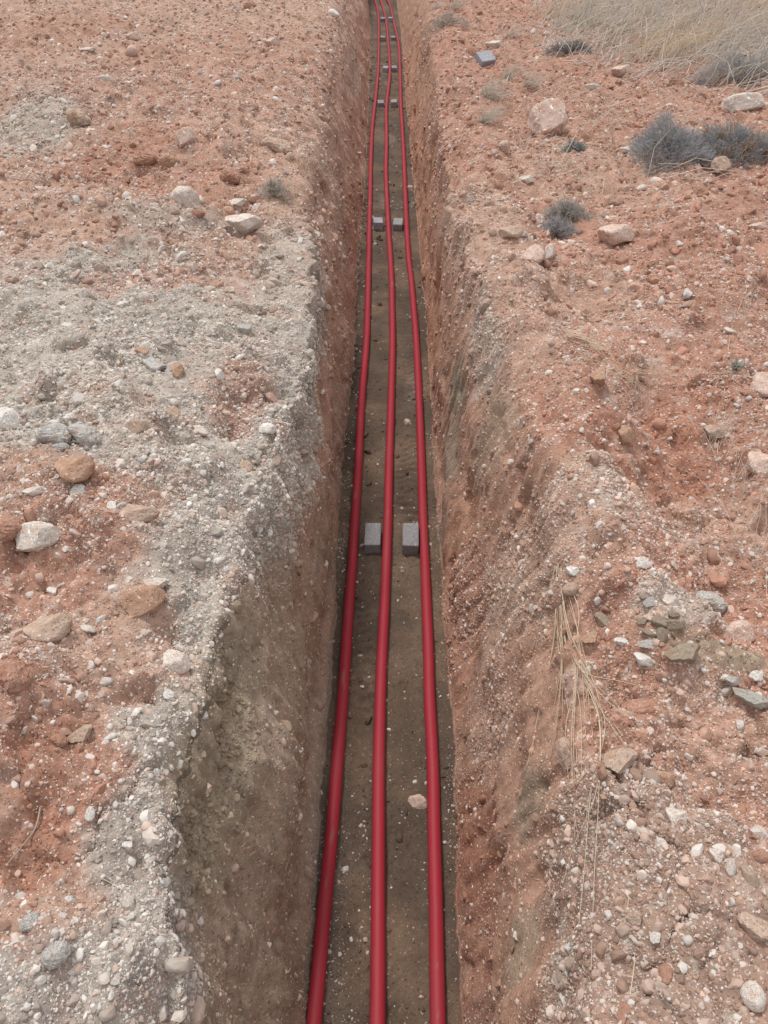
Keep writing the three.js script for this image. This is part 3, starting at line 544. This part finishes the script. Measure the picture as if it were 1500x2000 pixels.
for (const [key, label] of [['left', 'red cable on the left side of the trench floor, lightly mud-smeared'], ['middle', 'red cable in the middle, running between the paired pavers'], ['right', 'red cable nearest the red right wall of the trench']]) {
  const t = survey(lines[key], H_CABLE), ds = [], first = t[0], slope0 = (t[3][1] - t[0][1]) / (t[3][0] - t[0][0]), last = t[t.length - 1];
  for (let d = -2.4; d < 34;) { ds.push(d); d += Math.max(.012, .008 * (Math.max(0, d) + 1)); }
  const N = 24, P = [], Nn = [], K = [], I = [], spots = smears[key].map(([py, a, l]) => { const z = FPX * H_CABLE / ((py + 270) * Math.cos(PITCH)); return [(z - H_CABLE * Math.sin(PITCH)) / Math.cos(PITCH), Math.PI / 2 - a + .3, l]; });
  const X = d => d < first[0] ? first[1] + slope0 * (d - first[0]) : d > last[0] ? last[1] - (d - last[0]) * .05 : tab(t, d);
  ds.forEach((d, i) => {
    const x = (X(d - .08) + X(d) * 2 + X(d + .08)) / 4, e = .02, tx = (X(d + e) - X(d - e)) / (2 * e), l = Math.hypot(tx, 1), sx = 1 / l, sz = tx / l;   // side vector
    const y = R_CABLE - .003 + .006 * noise(d * .9, key.length, 2);
    for (let k = 0; k < N; k++) {
      const a = k / N * Math.PI * 2, ca = Math.cos(a), sa = Math.sin(a);
      P.push(x + ca * sx * R_CABLE, y + sa * R_CABLE, -d + ca * sz * R_CABLE); Nn.push(ca * sx, sa, ca * sz);
      const dust = .12 * sstep(-.1, .5, fbm(ca * 1.2, d * 1.3, sa * 1.2 + key.length, 3)) + .12 * sstep(.35, .6, noise(ca * 6, d * 5, sa * 6));
      let mud = 0; for (const [sd, sa0, sl] of spots) { const q = Math.pow((d - sd) / sl, 2) + Math.pow((a - sa0) / Math.min(.4, sl * 11), 2); if (q < 3) mud = Math.max(mud, .55 * sstep(.35, .6, Math.exp(-q) + .45 * noise(a * 5, d * 60, 3))); }
      const c = [.315, .02, .034], dc = [.2, .13, .1], w = Math.max(dust, mud);
      for (let q = 0; q < 3; q++) K.push(c[q] + (dc[q] - c[q]) * w);
      if (i && k < N) { const A = (i - 1) * N + k, B = (i - 1) * N + (k + 1) % N; I.push(A, A + N, B, B, A + N, B + N); }
    }
  });
  const g = new THREE.BufferGeometry(); g.setAttribute('position', new THREE.Float32BufferAttribute(P, 3)); g.setAttribute('normal', new THREE.Float32BufferAttribute(Nn, 3)); g.setAttribute('color', new THREE.Float32BufferAttribute(K, 3)); g.setIndex(I);
  put(new THREE.Mesh(g, cableMat), 'red_cable', label, 'cable', 'three cables laid in the trench');
}

// ---------------------------------------------------------------- concrete pavers
function paverGeo(w, h, l, seed) {
  const g = new RoundedBoxGeometry(w, h, l, 5, .008), p = g.attributes.position, cc = [];
  for (let i = 0; i < p.count; i++) { const x = p.getX(i), y = p.getY(i), z = p.getZ(i), n = noise(x * 60 + seed, y * 60, z * 60) * .0022; p.setXYZ(i, x + n, y + noise(x * 50, y * 50 + seed, z * 50) * .002, z + n * .7); const v = 1 + .3 * fbm(x * 30 + seed, y * 30, z * 30, 3); cc.push(v, v, v); }
  g.setAttribute('color', new THREE.Float32BufferAttribute(cc, 3)); g.computeVertexNormals();
  const u = g.attributes.uv; for (let i = 0; i < u.count; i++) u.setXY(i, u.getX(i) * .16 + seed * .13, u.getY(i) * .2 + seed * .29);
  return g;
}
const paverMat = (a, b, c) => new THREE.MeshStandardMaterial({ color: new THREE.Color(a, b, c), vertexColors: true, map: gritMap, bumpMap: gritBump, bumpScale: .003, roughness: .92 });
const paverTone = [paverMat(.5, .475, .495), paverMat(.5, .48, .495), paverMat(.66, .66, .72), paverMat(.56, .54, .55)];
const onFloor = py => { const z = FPX * EYE / ((py + 270) * Math.cos(PITCH)); return { z, d: (z - EYE * Math.sin(PITCH)) / Math.cos(PITCH) }; };
[ // left x, right x, base y, height, length, turn, tone, label
  [712, 743.5, 1082, .082, .2, -.01, 0, 'dark chipped paver, nearest of the left row between left and middle cables'],
  [786, 818, 1083, .085, .2, .01, 1, 'dark clean paver touching the right cable, nearest of all on that side'],
  [729.3, 747.3, 451, .098, .18, .01, 2, 'bluish pale paver, second from the viewer between left and middle cables'],
  [768, 786.5, 451, .08, .21, 0, 3, 'grey paver, second from the viewer between middle and right cables'],
  [737.5, 749.7, 210, .08, .2, .03, 1, 'paver third from the viewer, between left and middle cables'],
  [763.8, 775.5, 210.5, .09, .24, 0, 3, 'paver third from the viewer, between middle and right cables'],
  [748.3, 758, 142, .09, .18, -.12, 2, 'slightly turned pale paver fourth from the viewer, left row'],
  [765, 775, 141, .085, .22, 0, 1, 'paver fourth from the viewer, between middle and right cables'],
  [743, 752, 80.5, .085, .2, 0, 3, 'paver fifth from the viewer, between left and middle cables'],
  [763, 773, 79, .07, .2, .05, 1, 'paver fifth from the viewer, between middle and right cables'],
  [742.5, 752.5, 43, .085, .22, 0, 1, 'farthest paver between the left and middle cables'],
  [758.7, 767.2, 43.5, .1, .2, .1, 2, 'farthest paver between the middle and right cables'],
].forEach(([x0, x1, by, h, l, turn, tone, label], k) => {
  const { z, d } = onFloor(by), w = Math.min(.11, (x1 - x0) * z / FPX), m = new THREE.Mesh(paverGeo(w, h, l, k + 1), paverTone[tone]);
  m.position.set(((x0 + x1) / 2 - 765) / (by + 270) * EYE / Math.cos(PITCH) + YAW * EYE * Math.tan(PITCH), h / 2 - .004, -d - l / 2); m.rotation.set(.03 * Math.sin(k * 2.1), turn + .05 * Math.sin(k * 3.7), .03 * Math.sin(k * 5.3)); m.position.y -= .004;
  put(m, 'concrete_paver', label, 'paver', 'pavers spacing the cables apart');
});
{ // the one left on the bank
  const p = at(947, 128), m = new THREE.Mesh(paverGeo(.2, .085, .17, 30), paverTone[2]);
  m.position.copy(p); m.position.y += .07; m.rotation.order = 'YXZ'; m.rotation.set(.5, .5, .04);
  put(m, 'concrete_paver', 'grey paver lying loose on the right bank beside dry grass', 'paver');
}

// ---------------------------------------------------------------- plants
class Strands { // thin tapering stems, three-sided
  constructor() { this.p = []; this.n = []; this.c = []; this.i = []; }
  add(pts, r0, r1, c) {
    const N = pts.length, t = new THREE.Vector3(), a = new THREE.Vector3(), b = new THREE.Vector3(), off = this.p.length / 3;
    for (let k = 0; k < N; k++) {
      t.subVectors(pts[Math.min(N - 1, k + 1)], pts[Math.max(0, k - 1)]).normalize(); a.set(Math.abs(t.y) > .9 ? 1 : 0, Math.abs(t.y) > .9 ? 0 : 1, 0).cross(t).normalize(); b.crossVectors(t, a);
      const r = r0 + (r1 - r0) * k / (N - 1);
      for (let q = 0; q < 3; q++) { const w = q * 2.0944, x = Math.cos(w), y = Math.sin(w), nx = a.x * x + b.x * y, ny = a.y * x + b.y * y, nz = a.z * x + b.z * y; this.p.push(pts[k].x + nx * r, pts[k].y + ny * r, pts[k].z + nz * r); this.n.push(nx, ny, nz); this.c.push(...c); if (k) { const A = off + (k - 1) * 3 + q, B = off + (k - 1) * 3 + (q + 1) % 3; this.i.push(A, B, A + 3, B, B + 3, A + 3); } }
    }
  }
  geo() { const g = new THREE.BufferGeometry(); g.setAttribute('position', new THREE.Float32BufferAttribute(this.p, 3)); g.setAttribute('normal', new THREE.Float32BufferAttribute(this.n, 3)); g.setAttribute('color', new THREE.Float32BufferAttribute(this.c, 3)); g.setIndex(this.i); return g; }
}
const plantMat = new THREE.MeshStandardMaterial({ vertexColors: true, roughness: .85, side: THREE.DoubleSide });
const V = (x, y, z) => new THREE.Vector3(x, y, z);
const jit = (c, a) => { const v = 1 + gauss() * a; return [c[0] * v, c[1] * v * (1 + gauss() * .03), c[2] * v * (1 + gauss() * .05)]; };
const STRAW = [.68, .55, .4], STRAWGREY = [.6, .54, .465], TWIG = [.40, .39, .392], TWIGBROWN = [.36, .235, .14], DULL = [.42, .375, .325];
function shrub(px, py, rx, ry, tall, n, colours, label, name = 'spiny_shrub') {
  const p = at(px, py + ry * .35), k = p.depth / FPX, root = new THREE.Group(), A = rx * k, B = ry * k * 1.25, T = tall;
  put(root, name, label, 'shrub'); root.position.copy(p);
  const loc = (x, z) => landY(p.x + x, -p.z - z) - p.y;
  const s = new Strands(), w = new Strands();
  for (let q = 0; q < 14; q++) { const a = rnd() * 6.28, e = V(Math.cos(a) * A * .6, loc(Math.cos(a) * A * .6, Math.sin(a) * B * .6) + T * rr(.3, .7), Math.sin(a) * B * .6); w.add([V(0, loc(0, 0) - .02, 0), e.clone().multiplyScalar(.5).add(V(0, T * .15, 0)), e], .009, .004, jit([.17, .13, .1], .15)); }
  for (let q = 0; q < n; q++) {
    const a = rnd() * 6.28, rad = Math.pow(rnd(), .62) * (1 + .45 * noise(Math.cos(a) * 1.7 + px, Math.sin(a) * 1.7, 3) + .12 * gauss()), x = Math.cos(a) * rad * A, z = Math.sin(a) * rad * B;
    const dome = T * Math.pow(Math.max(.02, 1.05 - rad * rad * .9), .8) * (.75 + .8 * noise(x * 7 / A * .3 + px, z * 7 / B * .3, 5)), y = loc(x, z) + dome * (rnd() < .7 ? rr(.65, 1.02) : rr(.05, .7));
    const out = V(Math.cos(a) * rad, .55 + gauss() * .5, Math.sin(a) * rad).add(V(gauss() * .8, gauss() * .6, gauss() * .8)).normalize(), L = rr(.035, .11) * (T / .3 * .5 + .5);
    const s0 = V(x, y, z), s1 = s0.clone().addScaledVector(out, L * .55), s2 = s1.clone().addScaledVector(out.add(V(gauss(), gauss() * .6, gauss()).multiplyScalar(.7)).normalize(), L * .6);
    const tone = noise(x * 4 / A + px * .1, 2, z * 4 / B) > .12 && colours[1] ? colours[1] : colours[0];
    s.add([s0, s1, s2], .0018, .0010, jit(tone, .3));
  }
  part(root, 'woody_base', w.geo(), plantMat, true); part(root, 'twigs', s.geo(), plantMat, true);
}
seedState = 31;
shrub(1312, 285, 92, 80, .21, 5200, [TWIG], 'blue-grey spiny cushion shrub, the darker left one of the pair on the right bank');
shrub(1438, 275, 104, 72, .2, 5200, [TWIG, TWIGBROWN], 'grey and rusty spiny cushion shrub in front of the wide pale rock');
shrub(1440, 150, 100, 34, .24, 2600, [TWIG, STRAWGREY], 'dark grey shrub patch under dry grass, behind the wide pale rock');
shrub(1106, 412, 46, 28, .1, 1000, [DULL, TWIG], 'low grey dry shrub below the big pinkish boulder');
shrub(1090, 452, 34, 16, .06, 500, [TWIG], 'small grey sprig cushion just below the low dry shrub');
shrub(1112, 100, 52, 22, .13, 1200, [[.2, .205, .2], TWIG], 'dark green-grey shrub leaning at the edge of the dry grass');
shrub(1122, 293, 22, 12, .07, 420, [[.27, .29, .28]], 'tiny green-grey sprig right of the big pinkish boulder');
shrub(535, 368, 30, 18, .08, 420, [DULL, STRAWGREY], 'dead grey-brown tuft shrub on the left bank', 'dead_shrub');
shrub(872, 40, 46, 30, .14, 1000, [DULL, STRAWGREY], 'dead grass-grown shrub on the far right trench edge', 'dead_shrub');
shrub(1437, 720, 10, 8, .03, 60, [[.3, .31, .26]], 'tiny green weed on the red soil near the right margin', 'weed');

function tuft(px, py, wpx, n, L, lean, colour, label, name = 'dry_grass_tuft', group = 'tufts of dry grass', r = .0018) {
  const p = at(px, py), k = p.depth / FPX, root = new THREE.Group(), s = new Strands();
  put(root, name, label, 'grass', group); root.position.copy(p);
  for (let q = 0; q < n; q++) {
    const x = gauss() * wpx * k * .5, z = gauss() * wpx * k * .5, y = landY(p.x + x, -p.z - z) - p.y, l = L * rr(.45, 1.15);
    const dir = V(lean[0] + gauss() * .55, lean[1] + rnd() * .4, lean[2] + gauss() * .55).normalize(), a = V(x, y - .01, z), b = a.clone().addScaledVector(dir, l * .5), c = b.clone().addScaledVector(dir.add(V(gauss() * .5 + lean[0] * .5, -.45, gauss() * .5)).normalize(), l * .5);
    c.y = Math.max(c.y, landY(p.x + c.x, -p.z - c.z) - p.y + .004);
    s.add([a, a.clone().lerp(b, .5).add(V(0, l * .02, 0)), b, c], r, r * .5, jit(colour, .16));
  }
  part(root, 'blades', s.geo(), plantMat, true);
}
// the dry grass slope at the upper right: single tufts along its edge, one mass behind
const grassSpots = [[1075, 30], [1100, 60], [1150, 55], [1130, 15], [1180, 90], [1215, 60], [1245, 110], [1200, 25], [1270, 75], [1300, 120], [1320, 60], [1260, 30], [1350, 95], [1385, 140], [1400, 70], [1330, 20], [1430, 110], [1470, 140], [1450, 60], [1480, 90], [1390, 25], [1440, 15], [1490, 30], [1290, 5]];
grassSpots.forEach(([x, y], i) => tuft(x, y, 90, 60, .75, [.4, .5, .12], i % 3 ? STRAWGREY : STRAW, 'pale dry grass tuft on the upper right slope', 'dry_grass_tuft', 'dry grass tufts of the upper right slope', .004));
{ // the rest of that grass, one tangled mass
  const s = new Strands();
  for (let q = 0; q < 3000; q++) {
    const px = 1030 + 520 * Math.pow(rnd(), .8), py = -60 + Math.pow(rnd(), 1.25) * (150 + (px - 1030) * .22) + gauss() * 14; if (noise(px * .012, py * .03, 8) + noise(px * .04, py * .09, 3) * .6 < -.1 + .35 * gauss()) continue;
    const y0 = G + .05, z0 = FPX * (EYE - y0) / ((py + 270) * Math.cos(PITCH)), d = (z0 - (EYE - y0) * Math.sin(PITCH)) / Math.cos(PITCH), x = (px - 765) / (py + 270) * (EYE - y0) / Math.cos(PITCH);
    const l = rr(.2, .8), dir = V(.5 + gauss() * .7, .15 + rnd() * .7, .15 + gauss() * .7).normalize(), a = V(x, landY(x, d) - .01, -d), b = a.clone().addScaledVector(dir, l * .55), c = b.clone().addScaledVector(dir.add(V(gauss() * .4, -.5, gauss() * .4)).normalize(), l * .45);
    c.y = Math.max(c.y, landY(c.x, -c.z) + .005);
    s.add([a, b, c], .0052, .002, jit(rnd() < .15 ? DULL : rnd() < .75 ? [.7, .66, .605] : [.7, .6, .48], .25));
  }
  for (let q = 0; q < 420; q++) { // thinning out down the slope
    const p = at(960 + 420 * rnd(), 60 + 300 * Math.pow(rnd(), 1.6)); if (p.x < .9) continue;
    const l = rr(.12, .5), dir = V(.2 + gauss() * .9, .1 + rnd() * .5, .3 + gauss() * .7).normalize(), b = p.clone().addScaledVector(dir, l * .55), c = b.clone().addScaledVector(dir.add(V(gauss() * .4, -.5, gauss() * .4)).normalize(), l * .45);
    c.y = Math.max(c.y, landY(c.x, -c.z) + .005); s.add([p, b, c], .0032, .0014, jit([.68, .6, .5], .2));
  }
  const m = new THREE.Mesh(s.geo(), plantMat); put(m, 'dry_grass', 'tangled pale dry grass covering the upper right slope', 'grass'); m.userData.kind = 'stuff';
}
[[950, 190, 36, 150, 'grey flattened dry grass tuft below the loose paver'], [985, 150, 30, 110, 'dry grass tuft right of the loose paver'], [945, 235, 30, 110, 'grey grass tuft at the windrow edge left of the boulder'], [885, 15, 30, 110, 'dry grass tuft on the far right trench edge'], [845, 20, 24, 80, 'thin grass tuft nearest the far right trench edge'], [995, 70, 30, 70, 'sparse dry grass uphill of the long pale slab'], [1030, 165, 34, 70, 'sparse dry grass between paver and boulder']].forEach(([x, y, w, n, l]) => tuft(x, y, w, n, .26, [.3, .3, .25], STRAWGREY, l, 'dry_grass_tuft', 'dry grass round the loose paver', .0022));
[[590, 320, 40, 60, 'wispy dry grass on the left trench shoulder'], [630, 350, 22, 40, 'wispy dry grass over the hollow in the left shoulder'], [565, 385, 26, 40, 'wispy dry grass right of the dead left shrub']].forEach(([x, y, w, n, l]) => tuft(x, y, w, n, .22, [.1, .35, .1], STRAW, l, 'dry_grass_tuft', 'wispy grass on the left shoulder', .0013));
[[1180, 690, 'flattened straw tuft on the right spoil ridge, uphill half'], [1215, 735, 'flattened straw tuft spreading below the ridge straw']].forEach(([x, y, l], i) => tuft(x, y, 50, 46, .24, [i ? .2 : -.5, .06, i ? .2 : -.4], STRAW, l, 'flattened_straw', 'flattened straw on the ridge', .0012));
[[1450, 620, 'sparse dry stems at the right margin above the pink boulder'], [1400, 880, 'sparse dry stems beside the heart-shaped tan stone'], [1440, 960, 'twiggy dry stems below the broad pinkish margin rock'], [1480, 1090, 'grey twigs at the right margin on dark red soil'], [1235, 800, 'grey twiggy stems right of the rusty block'], [1310, 250, 'long thin stems crossing the left flank of the spiny shrub']].forEach(([x, y, l]) => tuft(x, y, 80, 24, .3, [.1, .3, -.1], STRAWGREY, l, 'sparse_grass', 'sparse dry stems', .0011));

// single stems laid over the ground: through places seen in the photo
function laid(list, r, lift, colour) { const c = new THREE.CatmullRomCurve3(list.map(([x, y, l = 0], i) => { const p = at(x, y); p.y += lift + l; return p; })); return c.getPoints(list.length * 6); }
{ // the straw bundle hanging down the right bank
  const root = new THREE.Group(); put(root, 'straw_bundle', 'bundle of long dry straws hanging down the right bank', 'straw');
  const runs = [ // [run of places, how many straws]
    [[[1084, 1110], [1062, 1190], [1012, 1312]], 1], [[[1086, 1112], [1080, 1250], [1052, 1400], [1028, 1500]], 3], [[[1090, 1112], [1097, 1250], [1092, 1340], [1075, 1480]], 2],
    [[[1088, 1112], [1100, 1250], [1120, 1380], [1125, 1560]], 5], [[[1092, 1115], [1108, 1250], [1122, 1320], [1118, 1440], [1122, 1620]], 4], [[[1092, 1112], [1106, 1240], [1132, 1310], [1200, 1390], [1262, 1420]], 3],
    [[[1094, 1112], [1108, 1240], [1140, 1322], [1212, 1340], [1272, 1352]], 1], [[[1090, 1114], [1110, 1250], [1140, 1330], [1168, 1420], [1166, 1560], [1157, 1720], [1152, 1900]], 2], [[[1140, 1330], [1168, 1420], [1160, 1560], [1118, 1660], [1098, 1730]], 2],
    [[[1090, 1112], [1104, 1230], [1126, 1300], [1160, 1370], [1215, 1440]], 3], [[[1092, 1116], [1116, 1200], [1128, 1260], [1135, 1330], [1142, 1440]], 4], [[[1168, 1480], [1120, 1540], [1030, 1592]], 1], [[[1088, 1114], [1094, 1200], [1096, 1300], [1098, 1400]], 3],
  ];
  for (const [run, n] of runs) for (let k = 0; k < Math.ceil(n * .6); k++) {
    const off = k ? 9 : 0, end = run.length - 1, s = new Strands();
    s.add(laid(run.map(([x, y], i) => [x + rr(-off, off) * (i ? 1 + i * .5 : .5), y + rr(-off, off) * (i === end ? 4 : 1), i && i < end ? .01 : 0]), 0, .006 + .012 * rnd()), rr(.0014, .0021), .001, jit(STRAW, .16)); part(root, 'straw', s.geo(), plantMat);
  }
}
[ // [points, radius, colour, name, label]
  [[[430, 772], [480, 770], [530, 760], [570, 748], [610, 742], [655, 745]], .0032, [.45, .36, .28], 'root', 'pale root running across the left shoulder towards the trench'],
  [[[960, 1040], [943, 1065], [940, 1090], [950, 1115], [970, 1150], [982, 1168]], .0014, [.5, .42, .34], 'root', 'thin hair root looping down the right wall beside the nearest pavers'],
  [[[892, 1178], [905, 1185], [925, 1184], [945, 1177]], .0028, [.48, .36, .27], 'root', 'short pale root poking out low on the right wall'],
  [[[80, 1580], [70, 1620], [45, 1655], [15, 1690]], .0035, [.36, .26, .2], 'root', 'old brown root lying in red soil at lower left'],
  [[[200, 1718], [220, 1728], [235, 1738]], .003, [.42, .33, .26], 'root', 'short pinkish root in the lower grey crust'],
  [[[1230, 1950], [1240, 1860], [1237, 1740], [1232, 1690]], .0011, STRAW, 'straw', 'single upright straw at the lower right, left of the white chip'],
  [[[1195, 1850], [1220, 1800], [1230, 1740]], .0011, STRAW, 'straw', 'slanting straw meeting the single upright one'],
  [[[1400, 890], [1415, 760], [1430, 640], [1460, 560]], .0018, STRAW, 'straw', 'tall thin straw arching along the right margin'],
  [[[1090, 640], [1120, 680], [1170, 720]], .0015, STRAW, 'straw', 'long straw lying uphill of the flattened straw'],
  [[[1090, 700], [1150, 705], [1260, 715], [1300, 740]], .0013, STRAW, 'straw', 'long straw lying level across the flattened straw'],
  [[[855, 165], [815, 158], [805, 165], [803, 182]], .004, [.42, .32, .25], 'root', 'pale root curling from the far right wall'],
].forEach(([pts, r, c, name, label]) => { const s = new Strands(); s.add(laid(pts, r, r * 1.6), r, r * .55, jit(c, .05)); put(new THREE.Mesh(s.geo(), plantMat), name, label, name); });

scene.traverse(o => { if (o.isMesh) { o.castShadow = true; o.receiveShadow = true; } });
renderer.render(scene, camera);
